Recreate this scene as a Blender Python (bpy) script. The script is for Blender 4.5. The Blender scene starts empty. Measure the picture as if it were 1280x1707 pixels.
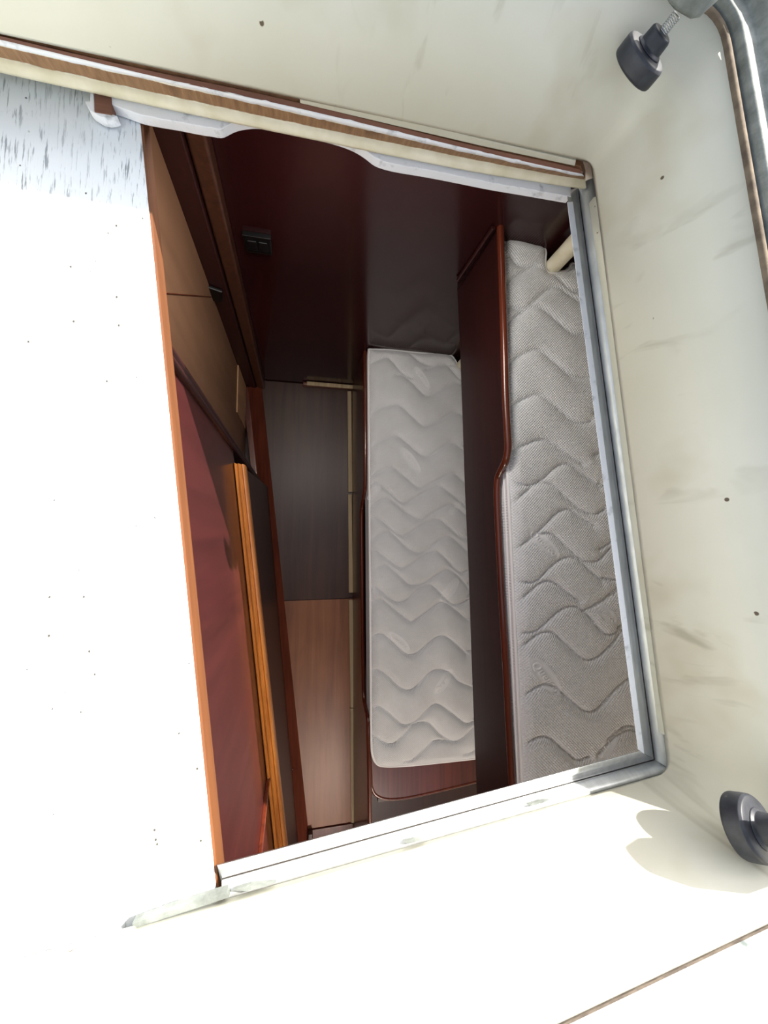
import bpy, bmesh, math, random
import numpy as np
from mathutils import Vector, Matrix
random.seed(4)
C = bpy.context.scene

# ---------------------------------------------------------------- camera
W, H, F = 1280.0, 1707.0, 640.0            # ultra wide phone lens
H0 = 2.20                                  # camera height over the cabin sole
def _n(v): return Vector(v).normalized()
A_ = -30.0
B_ = (-(F*F) + 140*A_)/47.0
dC = _n((-140, 47, F))                     # world down, in camera axes (x right, y down, z forward)
eC = _n((A_, B_, F))                       # world +Y
eC = (eC - dC*eC.dot(dC)).normalized()
rC = eC.cross(dC)
if rC.x < 0: rC = -rC                      # world +X
uC = -dC
CAMP = Vector((0, 0, H0))
def ray(px, py):
    v = Vector(((px-W/2), (py-H/2), F))
    return Vector((rC.dot(v), eC.dot(v), uC.dot(v)))
def U(px, py, D):                          # point on the horizontal plane D metres under the camera
    v = ray(px, py); return CAMP + v*(D/(-v.z))
def UP(px, py, p0, n):                     # point on a plane
    v = ray(px, py); n = Vector(n); return CAMP + v*((Vector(p0)-CAMP).dot(n)/v.dot(n))
cam = bpy.data.cameras.new('camera'); camo = bpy.data.objects.new('camera', cam)
C.collection.objects.link(camo); C.camera = camo
cx = Vector((rC.x, eC.x, uC.x)); cy = -Vector((rC.y, eC.y, uC.y)); cz = -Vector((rC.z, eC.z, uC.z))
camo.matrix_world = Matrix(((cx.x, cy.x, cz.x, 0), (cx.y, cy.y, cz.y, 0), (cx.z, cy.z, cz.z, H0), (0, 0, 0, 1)))
cam.sensor_fit = 'VERTICAL'; cam.sensor_height = 36; cam.lens = F/H*36; cam.clip_start = .02

# ---------------------------------------------------------------- light
SUN = Vector((.79, .86, 1.0)).normalized()
w = bpy.data.worlds.new('sky'); C.world = w; w.use_nodes = True
nt = w.node_tree; nt.nodes.clear()
sky = nt.nodes.new('ShaderNodeTexSky'); sky.sky_type = 'NISHITA'; sky.sun_disc = False
sky.sun_elevation = math.asin(SUN.z); sky.sun_rotation = math.atan2(SUN.x, SUN.y)
sky.air_density = 1.0; sky.dust_density = 3.0; sky.ozone_density = .6
hs = nt.nodes.new('ShaderNodeHueSaturation'); hs.inputs['Saturation'].default_value = .45
bg = nt.nodes.new('ShaderNodeBackground'); bg.inputs[1].default_value = .36
ow = nt.nodes.new('ShaderNodeOutputWorld')
nt.links.new(sky.outputs[0], hs.inputs['Color']); nt.links.new(hs.outputs[0], bg.inputs[0]); nt.links.new(bg.outputs[0], ow.inputs[0])
sl = bpy.data.lights.new('sun', 'SUN'); sl.energy = 15; sl.angle = math.radians(.6); sl.color = (1, .95, .86)
so = bpy.data.objects.new('sun', sl); C.collection.objects.link(so)
so.rotation_euler = SUN.to_track_quat('Z', 'Y').to_euler(); so.location = SUN*6
FILL_LAMPS = [((.06, .68, 1.655), (.15, -.6, -1), 5.0, (1, .95, .88)), ((.32, -2.15, 1.655), (-.15, .3, -1), 16, (1, .86, .72))]
for lp_, ld_, le_, lc_ in FILL_LAMPS:           # two unseen fill lamps added to brighten the cabin (housings built below)
    al = bpy.data.lights.new('fill_light', 'AREA'); al.shape = 'RECTANGLE'; al.size = .42; al.size_y = .12
    al.energy = le_; al.color = lc_; ao = bpy.data.objects.new('fill_light', al); C.collection.objects.link(ao)
    ao.location = Vector(lp_)-Vector((0, 0, .03)); ao.rotation_euler = (-Vector(ld_)).to_track_quat('Z', 'Y').to_euler()
C.view_settings.view_transform = 'Standard'; C.view_settings.look = 'None'
C.view_settings.gamma = 1; C.view_settings.use_curve_mapping = False
C.view_settings.exposure = 0.0

# ---------------------------------------------------------------- materials
def srgb(r, g, b):
    f = lambda c: (c/255/12.92 if c/255 <= .04045 else ((c/255+.055)/1.055)**2.4)
    return (f(r), f(g), f(b), 1)
class M:
    def __init__(s, name, rough=.5, metal=0., spec=.5, coat=0.):
        s.m = bpy.data.materials.new(name); s.m.use_nodes = True
        s.t = s.m.node_tree; s.b = s.t.nodes['Principled BSDF']
        s.b.inputs['Roughness'].default_value = rough; s.b.inputs['Metallic'].default_value = metal
        s.b.inputs['Specular IOR Level'].default_value = spec; s.b.inputs['Coat Weight'].default_value = coat
        s.b.inputs['Coat Roughness'].default_value = .12
        s.tc = s.t.nodes.new('ShaderNodeTexCoord')
    def N(s, k, **kw):
        n = s.t.nodes.new(k)
        for a, v in kw.items():
            if a in n.inputs: n.inputs[a].default_value = v
            else: setattr(n, a, v)
        return n
    def L(s, a, b): s.t.links.new(a, b)
    def coord(s, scale=(1, 1, 1), rot=(0, 0, 0), src='Object'):
        m = s.N('ShaderNodeMapping'); m.inputs['Scale'].default_value = scale; m.inputs['Rotation'].default_value = rot
        s.L(s.tc.outputs[src], m.inputs[0]); return m.outputs[0]
    def noise(s, co, scale, detail=4, rough=.55, dist=0.):
        n = s.N('ShaderNodeTexNoise'); n.inputs['Scale'].default_value = scale; n.inputs['Detail'].default_value = detail
        n.inputs['Roughness'].default_value = rough; n.inputs['Distortion'].default_value = dist
        s.L(co, n.inputs['Vector']); return n.outputs[0]
    def ramp(s, fac, stops, interp='LINEAR'):
        r = s.N('ShaderNodeValToRGB'); e = r.color_ramp; e.interpolation = interp
        while len(e.elements) > 1: e.elements.remove(e.elements[-1])
        e.elements[0].position = stops[0][0]; e.elements[0].color = stops[0][1]
        for p, c in stops[1:]:
            x = e.elements.new(p); x.color = c
        s.L(fac, r.inputs[0]); return r.outputs[0]
    def mix(s, fac, a, b, mode='MIX'):
        n = s.N('ShaderNodeMix', data_type='RGBA', blend_type=mode)
        for sock, v in ((n.inputs[0], fac), (n.inputs[6], a), (n.inputs[7], b)):
            if hasattr(v, 'links'): s.L(v, sock)
            else: sock.default_value = v
        return n.outputs[2]
    def math(s, op, a, b=0.):
        n = s.N('ShaderNodeMath', operation=op)
        for sock, v in ((n.inputs[0], a), (n.inputs[1], b)):
            if hasattr(v, 'links'): s.L(v, sock)
            else: sock.default_value = v
        return n.outputs[0]
    def col(s, c):
        if hasattr(c, 'links'): s.L(c, s.b.inputs['Base Color'])
        else: s.b.inputs['Base Color'].default_value = c
    def bump(s, h, strength=.3, dist=.002):
        b = s.N('ShaderNodeBump'); b.inputs['Strength'].default_value = strength; b.inputs['Distance'].default_value = dist
        s.L(h, b.inputs['Height']); s.L(b.outputs[0], s.b.inputs['Normal'])
def g(v): return (v, v, v, 1)
MT = {}
def wood(name, c1, c2, rough=.35, coat=.3, axis='Y', scale=1., bump=.1, grain=60):
    m = M(name, rough, coat=coat)
    sc = {'X': (1.5, grain, grain), 'Y': (grain, 1.5, grain), 'Z': (grain, grain, 1.5)}[axis]
    co = m.coord(tuple(v*scale for v in sc))
    a = m.noise(co, 1.0, 6, .6, .4)
    lo = m.noise(m.coord(), 3.0, 3)
    f = m.math('ADD', m.math('MULTIPLY', a, .75), m.math('MULTIPLY', lo, .35))
    m.col(m.ramp(f, [(.32, c2), (.72, c1)])); m.bump(a, bump, .001)
    MT[name] = m.m
wood('mahogany', srgb(104, 44, 30), srgb(58, 20, 15))
wood('mahogany_dark', srgb(56, 22, 20), srgb(36, 12, 12), rough=.42, coat=.08)
wood('red_panel', srgb(72, 30, 30), srgb(52, 20, 21), rough=.34, axis='Z', grain=30)
wood('rail_wood', srgb(104, 46, 28), srgb(66, 26, 17), rough=.25, coat=.5)
wood('honey_wood', srgb(226, 146, 66), srgb(160, 88, 38), rough=.3, coat=.4)
wood('base_wood', srgb(118, 58, 40), srgb(70, 32, 24), rough=.32)
wood('edge_wood', srgb(116, 70, 36), srgb(92, 52, 27), rough=.6, coat=0, grain=40)
wood('tan_panel', srgb(148, 110, 84), srgb(122, 88, 66), rough=.5, coat=0, axis='Z', grain=14, bump=.05)
wood('pale_panel', srgb(206, 160, 120), srgb(180, 136, 100), rough=.5, coat=0, axis='Z', grain=14, bump=.05)
wood('sole_ply', srgb(78, 54, 45), srgb(52, 35, 30), rough=.42, coat=.0, axis='Y', grain=26, bump=.12)
wood('sole_lit_ply', srgb(152, 100, 72), srgb(108, 68, 50), rough=.42, coat=.0, axis='Y', grain=20, bump=.12)  # sole ply brightened and warmed to paint in the glow on the floor
wood('post_wood', srgb(80, 46, 30), srgb(50, 26, 18), rough=.4)
wood('strip_wood', srgb(196, 176, 140), srgb(150, 128, 98), rough=.6, coat=0)
wood('worn_wood', srgb(164, 116, 76), srgb(112, 74, 46), rough=.8, coat=0, axis='Z', grain=90)
wood('groove_wood', srgb(128, 86, 68), srgb(92, 58, 46), rough=.8, coat=0, axis='X', grain=50)
m = M('maroon_gloss', .16, coat=.2); m.col(m.ramp(m.noise(m.coord(), 1.6, 3), [(.3, srgb(38, 13, 14)), (.7, srgb(50, 20, 21))])); MT['maroon_gloss'] = m.m

m = M('cream_paint', .42, spec=.4)
co = m.coord(); base = m.ramp(m.noise(co, 4, 4), [(.3, srgb(198, 196, 178)), (.75, srgb(208, 206, 192))])
ye = m.ramp(m.noise(co, 7, 3), [(.56, g(0)), (.75, g(.4))])
c = m.mix(ye, base, srgb(166, 153, 116))
st = m.ramp(m.noise(m.coord((26, 26, 2.2), (0, .25, 0)), 1.0, 3, .5, .6), [(.60, g(0)), (.74, g(.5))])
stm = m.math('MULTIPLY', st, m.ramp(m.noise(co, 3.1, 1), [(.42, g(0)), (.6, g(1))]))
c = m.mix(stm, c, srgb(138, 132, 108))
vo = m.N('ShaderNodeTexVoronoi'); vo.inputs['Scale'].default_value = 26; m.L(co, vo.inputs['Vector'])
sp = m.ramp(vo.outputs['Distance'], [(.055, g(1)), (.075, g(0))])
spm = m.math('MULTIPLY', sp, m.ramp(m.noise(co, 60, 1), [(.50, g(0)), (.54, g(1))]))
c = m.mix(spm, c, srgb(84, 70, 50))
m.col(c); m.bump(m.noise(co, 40, 3), .06, .002); MT['cream_paint'] = m.m
m = M('cream_plain', .5); m.col(m.ramp(m.noise(m.coord(), 30, 3), [(.3, srgb(214, 206, 176)), (.7, srgb(232, 226, 204))])); MT['cream_plain'] = m.m

m = M('cream_bright', .6); m.col(srgb(232, 228, 214)); MT['cream_bright'] = m.m
m = M('white_ply', .55, spec=.35)
co = m.coord((300, 24, 60)); cr = m.noise(co, 1.0, 4, .6)
crk = m.ramp(cr, [(.55, g(0)), (.63, g(1))])
pat = m.ramp(m.noise(m.coord((3, 2, 1)), 3.5, 3), [(.34, g(.1)), (.58, g(.9))])
c = m.mix(m.math('MULTIPLY', crk, pat), srgb(226, 232, 236), srgb(126, 136, 142))
vo = m.N('ShaderNodeTexVoronoi'); vo.inputs['Scale'].default_value = 60; m.L(m.coord((1, .8, 1)), vo.inputs['Vector'])
spm = m.math('MULTIPLY', m.ramp(vo.outputs['Distance'], [(.07, g(1)), (.09, g(0))]), m.ramp(m.noise(m.coord(), 50, 1), [(.46, g(0)), (.5, g(1))]))
c = m.mix(spm, c, srgb(70, 66, 60)); m.col(c)
m.bump(m.math('ADD', cr, m.math('MULTIPLY', crk, -.6)), .35, .002); MT['white_ply'] = m.m
m = M('white_paint', .4, spec=.4); n_ = m.noise(m.coord(), 45, 5)
m.col(m.ramp(n_, [(.28, srgb(176, 180, 184)), (.42, srgb(232, 234, 238))])); m.bump(n_, .4, .003); MT['white_paint'] = m.m
# painted timber: white paint with the brown wood showing where it wore off (UV v runs across the face)
m = M('worn_paint', .6, spec=.3)
uv = m.N('ShaderNodeSeparateXYZ'); m.L(m.tc.outputs['UV'], uv.inputs[0])
n1 = m.noise(m.coord((10, 26, 26)), 3.0, 5, .7)
v = m.math('ADD', uv.outputs[1], m.math('MULTIPLY', m.math('SUBTRACT', n1, .5), .30))
msk = m.math('MULTIPLY', m.ramp(v, [(.10, g(0)), (.14, g(1))]), m.ramp(v, [(.88, g(1)), (.92, g(0))]))
wd = m.ramp(m.noise(m.coord((160, 30, 30)), 1.0, 4), [(.3, srgb(122, 92, 66)), (.7, srgb(164, 128, 94))])
wd = m.mix(m.ramp(m.noise(m.coord(), 16, 2), [(.6, g(0)), (.72, g(.7))]), wd, srgb(96, 70, 52))
wh = m.ramp(m.noise(m.coord(), 60, 3), [(.3, srgb(206,202,186)), (.6, srgb(232, 228, 214))])
m.col(m.mix(msk, wh, wd)); m.bump(m.math('MULTIPLY', msk, -1), .5, .001); MT['worn_paint'] = m.m

m = M('aluminium', .30, metal=.55); n_ = m.noise(m.coord((4, 1, 1)), 22, 4)
m.col(m.ramp(n_, [(.3, srgb(190, 192, 192)), (.7, srgb(214, 216, 215))]))
m.L(m.ramp(m.noise(m.coord(), 50, 4), [(.3, g(.28)), (.7, g(.46))]), m.b.inputs['Roughness'])
MT['aluminium'] = m.m
m = M('cast_aluminium', .7, metal=.25); n_ = m.noise(m.coord(), 38, 6, .65)
m.col(m.ramp(n_, [(.3, srgb(98, 102, 98)), (.5, srgb(122, 127, 123)), (.72, srgb(150, 154, 149))])); m.bump(n_, .5, .002); MT['cast_aluminium'] = m.m
m = M('painted_metal', .5)
pw = U(1225, 1590, .31)
vm = m.N('ShaderNodeVectorMath', operation='DISTANCE'); gm = m.N('ShaderNodeNewGeometry'); m.L(gm.outputs['Position'], vm.inputs[0]); vm.inputs[1].default_value = pw
dd = m.math('ADD', vm.outputs['Value'], m.math('MULTIPLY', m.math('SUBTRACT', m.noise(m.coord(), 60, 4), .5), .03))
m.col(m.mix(m.ramp(dd, [(.014, g(1)), (.017, g(0))]), srgb(214, 214, 208), srgb(120, 130, 128))); MT['painted_metal'] = m.m
m = M('sealant', .85); n_ = m.noise(m.coord(), 55, 4)
m.col(m.ramp(n_, [(.3, srgb(78, 66, 54)), (.65, srgb(118, 104, 86))])); m.bump(n_, .5, .002); MT['sealant'] = m.m
m = M('black_rubber', .45, spec=.4); n_ = m.noise(m.coord(), 60, 4)
m.col(m.ramp(n_, [(.35, srgb(36, 38, 44)), (.7, srgb(56, 58, 64))])); MT['black_rubber'] = m.m
m = M('black_plastic', .4); m.col(srgb(7, 7, 9)); MT['black_plastic'] = m.m
m = M('steel', .4, metal=.9); m.col(srgb(176, 176, 172)); MT['steel'] = m.m
m = M('dark_gap', .9); m.col(srgb(40, 34, 30)); MT['dark_gap'] = m.m
m = M('seam_dirt', .9); m.col(m.ramp(m.noise(m.coord(), 60, 3), [(.3, srgb(58, 50, 44)), (.7, srgb(104, 94, 84))])); MT['seam_dirt'] = m.m
m = M('deck_paint', .6); m.col(srgb(226, 224, 214)); MT['deck_paint'] = m.m
# knitted mattress cover with a fine honeycomb relief, absent on the flat embossed ovals
m = M('knit_fabric', .85, spec=.2)
m.b.inputs['Sheen Weight'].default_value = .2
sp3 = m.N('ShaderNodeSeparateXYZ'); m.L(m.coord(), sp3.inputs[0])
a = m.math('SINE', m.math('MULTIPLY', sp3.outputs[0], 760)); b = m.math('SINE', m.math('MULTIPLY', sp3.outputs[1], 760))
kn = m.math('MULTIPLY', a, b)
at = m.N('ShaderNodeAttribute', attribute_name='smooth_patch')
kn = m.math('MULTIPLY', kn, m.math('SUBTRACT', 1.0, at.outputs['Fac']))
m.bump(kn, .8, .0013); m.col(m.ramp(m.noise(m.coord(), 5, 3), [(.3, srgb(222, 223, 224)), (.7, srgb(233, 235, 237))])); MT['knit_fabric'] = m.m
m = M('piping_fabric', .8); m.col(srgb(240, 239, 238)); MT['piping_fabric'] = m.m

# ---------------------------------------------------------------- mesh helpers
ORG = {}
def tag(o, label=None, cat=None, group=None, kind=None):
    if label: o['label'] = label
    if cat: o['category'] = cat
    if group: o['group'] = group
    if kind: o['kind'] = kind
    return o
def thing(name, label, cat, loc, group=None):
    o = bpy.data.objects.new(name, None); C.collection.objects.link(o); o.location = loc
    o.empty_display_size = .1; ORG[o] = Vector(loc); return tag(o, label, cat, group)
def obj(name, bm, mat, parent=None, smooth=False, loc=None, bevel=0., seg=2, solid=0., ang=40):
    org = ORG[parent] if parent else Vector(loc or (0, 0, 0))
    bmesh.ops.translate(bm, verts=bm.verts, vec=-org)
    me = bpy.data.meshes.new(name); bm.to_mesh(me); bm.free()
    me.materials.append(MT[mat]); o = bpy.data.objects.new(name, me); C.collection.objects.link(o)
    if parent: o.parent = parent
    else: o.location = org
    ORG[o] = org
    if smooth or bevel: me.polygons.foreach_set('use_smooth', [True]*len(me.polygons))
    if solid:
        s = o.modifiers.new('solid', 'SOLIDIFY'); s.thickness = abs(solid); s.offset = 1 if solid > 0 else -1
    if bevel:
        b = o.modifiers.new('bevel', 'BEVEL'); b.width = bevel; b.segments = seg; b.limit_method = 'ANGLE'
        b.angle_limit = math.radians(ang)
        o.modifiers.new('wn', 'WEIGHTED_NORMAL')
    return o
def struct(name, bm, mat, **k): return tag(obj(name, bm, mat, **k), kind='structure')
def fixn(bm): bmesh.ops.recalc_face_normals(bm, faces=bm.faces); return bm
def prism(pts, vec, bm=None):
    bm = bm or bmesh.new(); vec = Vector(vec)
    a = [bm.verts.new(p) for p in pts]; b = [bm.verts.new(Vector(p)+vec) for p in pts]; n = len(a)
    bm.faces.new(a); bm.faces.new(b[::-1])
    for i in range(n): bm.faces.new((a[i], b[i], b[(i+1) % n], a[(i+1) % n]))
    return fixn(bm)
def loft(rows, closed=False, caps=False, cyc=False):
    bm = bmesh.new(); R = [[bm.verts.new(p) for p in r] for r in rows]; n = len(R[0])
    uvl = bm.loops.layers.uv.new('UVMap')
    last = len(R) if cyc else len(R)-1
    for i in range(last):
        A, B = R[i], R[(i+1) % len(R)]
        for j in range(n if closed else n-1):
            k = (j+1) % n
            f = bm.faces.new((A[j], A[k], B[k], B[j]))
            for l, (uu, vv) in zip(f.loops, ((j, 0), (j+1, 0), (j+1, 1), (j, 1))): l[uvl].uv = (uu, vv)
    if caps:
        if closed:
            bm.faces.new(R[0][::-1]); bm.faces.new(R[-1])
        if cyc:
            bm.faces.new([r[0] for r in R]); bm.faces.new([r[-1] for r in R][::-1])
    return fixn(bm) if (caps or cyc) else bm
def tube(path, r, seg=10, caps=True, bm=None):
    path = [Vector(p) for p in path]; rows = []
    for i, p in enumerate(path):
        t = (path[min(i+1, len(path)-1)] - path[max(i-1, 0)]).normalized()
        up = Vector((0, 0, 1)) if abs(t.z) < .9 else Vector((0, 1, 0))
        s = t.cross(up).normalized(); q = s.cross(t).normalized()
        rr = r[i] if isinstance(r, (list, tuple)) else r
        rows.append([p + (s*math.cos(a) + q*math.sin(a))*rr for a in [2*math.pi*k/seg for k in range(seg)]])
    return loft(rows, closed=True, caps=caps)
def lathe(p0, axis, prof, seg=40):
    axis = Vector(axis).normalized(); s = axis.orthogonal().normalized(); q = axis.cross(s)
    rows = [[Vector(p0) + axis*h + (s*math.cos(a)+q*math.sin(a))*max(r, 1e-5) for a in [2*math.pi*k/seg for k in range(seg)]] for h, r in prof]
    return loft(rows, closed=True, caps=True)
def box(a, b):
    a, b = Vector(a), Vector(b)
    return prism([(a.x, a.y, a.z), (b.x, a.y, a.z), (b.x, b.y, a.z), (a.x, b.y, a.z)], (0, 0, b.z-a.z))
def smoothline(pts, n=10):                 # Catmull-Rom
    P = [Vector(p) for p in pts]; P = [P[0]*2-P[1]] + P + [P[-1]*2-P[-2]]; out = []
    for i in range(1, len(P)-2):
        for k in range(n):
            t = k/n; a, b, c, d = P[i-1:i+3]
            out.append(.5*((2*b)+(c-a)*t+(2*a-5*b+4*c-d)*t*t+(3*b-a-3*c+d)*t**3))
    return out+[P[-2]]
def resample(pts, n):
    P = [Vector(p) for p in pts]; L = [0]
    for i in range(1, len(P)): L.append(L[-1]+(P[i]-P[i-1]).length)
    out = []; j = 0
    for k in range(n):
        s = L[-1]*k/(n-1)
        while j < len(P)-2 and L[j+1] < s: j += 1
        t = (s-L[j])/max(L[j+1]-L[j], 1e-9); out.append(P[j].lerp(P[j+1], min(t, 1)))
    return out

YB = .900                                  # fore bulkhead
YA = -3.2                                  # aft end
XR = 1.32
ZC = H0-.53                                # deckhead underside

# ---------------------------------------------------------------- room shell
fl = struct('floor', box((-.8, YA, -.06), (XR, YB+.05, -.006)), 'mahogany_dark', loc=(0, 0, 0))
ys = U(500, 1000, 2.2).y; yq = U(550, 1375, 2.2).y
obj('sole_panel', box((-.26, ys+.002, -.006), (.30, YB-.004, .006)), 'sole_ply', fl, bevel=.002)
obj('sole_panel', box((-.20, yq, -.006), (.30, ys-.002, .006)), 'sole_lit_ply', fl, bevel=.002)
struct('bounce_sole', box((-.8, YA, -.006), (XR, -1.9, .02)), 'cream_bright', loc=(0, -2.4, 0))  # pale slab added out of view to bounce daylight into the cabin
obj('cross_bearer', box((-.20, yq-.10, -.006), (.30, yq-.004, .012)), 'mahogany', fl, bevel=.003)
obj('sole_panel', box((-.20, YA+.02, -.006), (.30, yq-.104, .006)), 'sole_ply', fl, bevel=.002)
struct('wall_fore', box((-.8, YB, -.05), (XR, YB+.04, ZC+.02)), 'maroon_gloss', loc=(0, YB, 0))
struct('wall_right', box((XR, YA, -.05), (XR+.04, YB+.04, ZC+.02)), 'cream_plain', loc=(XR, 0, 0))

# left partition: tan panel forward of the locker
XT = -.30
struct('wall_left', box((XT-.04, .10, -.0), (XT, YB-.07, ZC)), 'tan_panel', loc=(XT, .4, 0))
o = bpy.context.scene.objects['wall_left']
zs = UP(300, 491, (XT, 0, 0), (1, 0, 0)).z
sA = UP(276, 489, (XT+.001, 0, 0), (1, 0, 0)); sB = UP(352, 495, (XT+.001, 0, 0), (1, 0, 0))
obj('seam_batten', tube([sA, sB], .0016, 6), 'base_wood', o)
obj('foot_panel', box((XT, .60, .0), (XT+.006, YB-.071, .33)), 'pale_panel', o, bevel=.001)
struct('wall_outer', box((-.84, YA, -.05), (-.8, YB+.04, ZC+.02)), 'mahogany_dark', loc=(-.8, 0, 0))

# post in the fore corner
cp = thing('corner_post', 'dark brown upright post in the far left corner of the cabin', 'post', (-.26, YB-.04, 0))
xl = XT-.02; xr = UP(430, 600, (0, YB-.055, 0), (0, 1, 0)).x
obj('post', box((xl, YB-.068, .0), (xr-.045, YB-.002, ZC-.002)), 'mahogany_dark', cp, bevel=.004)
obj('cover_board', box((xr-.043, YB-.055, .0), (xr, YB-.002, ZC-.002)), 'post_wood', cp, bevel=.008, seg=3)
pp = UP(352, 485, (0, YB-.068, 0), (0, 1, 0))
obj('bracket', prism([(pp.x-.03, YB-.07, pp.z-.03), (pp.x+.03, YB-.07, pp.z-.04), (pp.x+.04, YB-.07, pp.z+.02), (pp.x-.01, YB-.07, pp.z+.04)], (0, -.012, 0)), 'black_plastic', cp, bevel=.003)

# black plate on the bulkhead
a = UP(404, 384, (0, YB, 0), (0, 1, 0)); b = UP(454, 421, (0, YB, 0), (0, 1, 0))
sw = thing('socket_plate', 'small black rectangular socket plate on the dark maroon bulkhead', 'socket', ((a.x+b.x)/2, YB, b.z))
obj('plate', box((a.x, YB-.012, b.z), (b.x, YB, a.z)), 'black_plastic', sw, bevel=.004, seg=3)
for k in (.3, .7):
    xx = a.x+(b.x-a.x)*k
    obj('rocker', box((xx-.013, YB-.016, b.z+.018), (xx+.013, YB-.011, a.z-.018)), 'black_plastic', sw, bevel=.002)
obj('top_lip', box((a.x-.001, YB-.015, a.z-.004), (b.x+.001, YB, a.z+.001)), 'black_plastic', sw, bevel=.001)

# ---------------------------------------------------------------- locker on the left
# plane of the locker front
DF = 1.18
p1 = U(389, 772, DF); p2 = U(456, 1410, DF)
t = (p2-p1).normalized(); nL = Vector((-t.y, t.x, 0)).normalized()
if nL.x < 0: nL = -nL
q1 = UP(292, 600, p1, nL)                  # fore upright edge
fore = Vector((p1.x, p1.y, 0)) + (Vector((q1.x, q1.y, 0))-Vector((p1.x, p1.y, 0)))*.8
aft = fore + Vector((t.x, t.y, 0))*((YA-fore.y)/t.y)
zf = H0-DF
lk = thing('locker', 'tall red mahogany locker along the left with a grooved honey coloured rail', 'locker', (fore.x-.1, fore.y-.5, 0))
thk = -nL*.02
obj('back_panel', prism([fore+Vector((0, 0, zf-.02)), aft+Vector((0, 0, zf-.02)), aft+Vector((0, 0, ZC-.003)), fore+Vector((0, 0, ZC-.003))], thk), 'red_panel', lk)
end = Vector((-.78, fore.y, 0))
obj('end_panel', prism([fore+thk+Vector((0, 0, .0)), end+Vector((0, 0, .0)), end+Vector((0, 0, ZC-.003)), fore+thk+Vector((0, 0, ZC-.003))], (0, -.018, 0)), 'mahogany_dark', lk)
# fore upright moulding
ed = Vector((0, 0, 1))
def bar(p, q, nrm, profile):               # profile: (offset along side, offset along normal)
    p, q = Vector(p), Vector(q); d = (q-p).normalized(); nrm = Vector(nrm).normalized(); s = d.cross(nrm).normalized()
    return loft([[x + s*u + nrm*v_ for u, v_ in profile] for x in (p, q)], closed=True, caps=True)
obj('corner_moulding', bar(fore+Vector((0, 0, .0)), fore+Vector((0, 0, ZC-.004)), nL, [(-.012, -.02), (-.012, .006), (-.007, .011), (0, .007), (.005, .012), (.013, .010), (.018, .003), (.018, -.02)]), 'mahogany_dark', lk, bevel=.002)
# lower front: protrudes a little under the rail
f1 = U(409, 775, DF); f2 = U(478, 1408, DF); b1 = U(447, 812, 2.195); b2 = U(497, 1395, 2.195)
t2 = (f2-f1).normalized(); f1 = f1; f2e = f1+t2*((YA-f1.y)/t2.y)
t3 = (b2-b1).normalized(); b2e = b1+t3*((YA-b1.y)/t3.y)
rows = [[f1.lerp(f2e, k/8) for k in range(9)], [b1.lerp(b2e, k/8) for k in range(9)]]
rows = [[p-Vector((.012, 0, .015)) for p in rows[0]], rows[1]]
bm = loft([rows[0], rows[1], [p-Vector((.02, 0, 0)) for p in rows[1]], [p-Vector((.02, 0, 0)) for p in rows[0]]], cyc=True, caps=True)
obj('front_panel', bm, 'mahogany_dark', lk)
# grooved rail (fiddle)
wv = (f1-p1)
prof = [(0, -.03), (0, -.004), (.06, .004), (.16, .006), (.24, .001), (.30, .000), (.36, .007), (.52, .009), (.62, .003), (.68, .003), (.74, .009), (.88, .008), (.98, .002), (1.0, -.008), (1.0, -.03)]
pa2 = p1+t*((-1.9-p1.y)/t.y); fa2 = f1+t2*((-1.9-f1.y)/t2.y)
rows = []
for k in range(13):
    s = k/12; A0 = p1.lerp(pa2, s); B0 = f1.lerp(fa2, s)
    rows.append([A0.lerp(B0, u)+Vector((0, 0, h)) for u, h in prof])
o = obj('grooved_rail', loft(rows, closed=True, caps=True), 'honey_wood', lk, bevel=.0012)
tag(o, 'honey coloured grooved rail')
# slanting batten on the back panel
sa = UP(450, 1268, p1+nL*.004, nL); sb = UP(433, 1425, p1+nL*.004, nL); sb2 = sa+(sb-sa)*1.6
obj('slanting_batten', bar(sa, sb2, nL, [(-.003, -.004), (-.003, .004), (0, .006), (.003, .004), (.003, -.004)]), 'rail_wood', lk, bevel=.001)
# base trim along the floor
ta = [U(413, 645, 2.12), U(433, 645, 2.18), U(437, 645, 2.195)]
tb = [U(493, 1400, 2.12), U(511, 1400, 2.18), U(516, 1400, 2.195)]
tb = [p+(p-q)*.35 for p, q in zip(tb, ta)]
bt = thing('base_board', 'reddish brown base board along the left edge of the floor', 'baseboard', ta[2].lerp(tb[2], .5))
A = ta+[ta[2]-Vector((.055, 0, 0)), ta[0]-Vector((.03, 0, 0))]; Bq = tb+[tb[2]-Vector((.055, 0, 0)), tb[0]-Vector((.03, 0, 0))]
obj('board', loft([A, Bq], closed=True, caps=True), 'base_wood', bt, bevel=.003, seg=3)
for s in (.28, .46, .63, .78):
    p = ta[0].lerp(tb[0], s).lerp(ta[1].lerp(tb[1], s), .4)
    obj('screw_plug', lathe(p-Vector((.002, 0, .004)), (.5, 0, .8), [(0, .004), (.0065, .004), (.0075, .002)], 12), 'rail_wood', bt)
c0 = U(517, 1388, 2.19)
obj('end_block', box((c0.x-.012, c0.y-.05, .012), (c0.x+.012, c0.y+.02, .05)), 'mahogany_dark', bt, bevel=.004)

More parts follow.
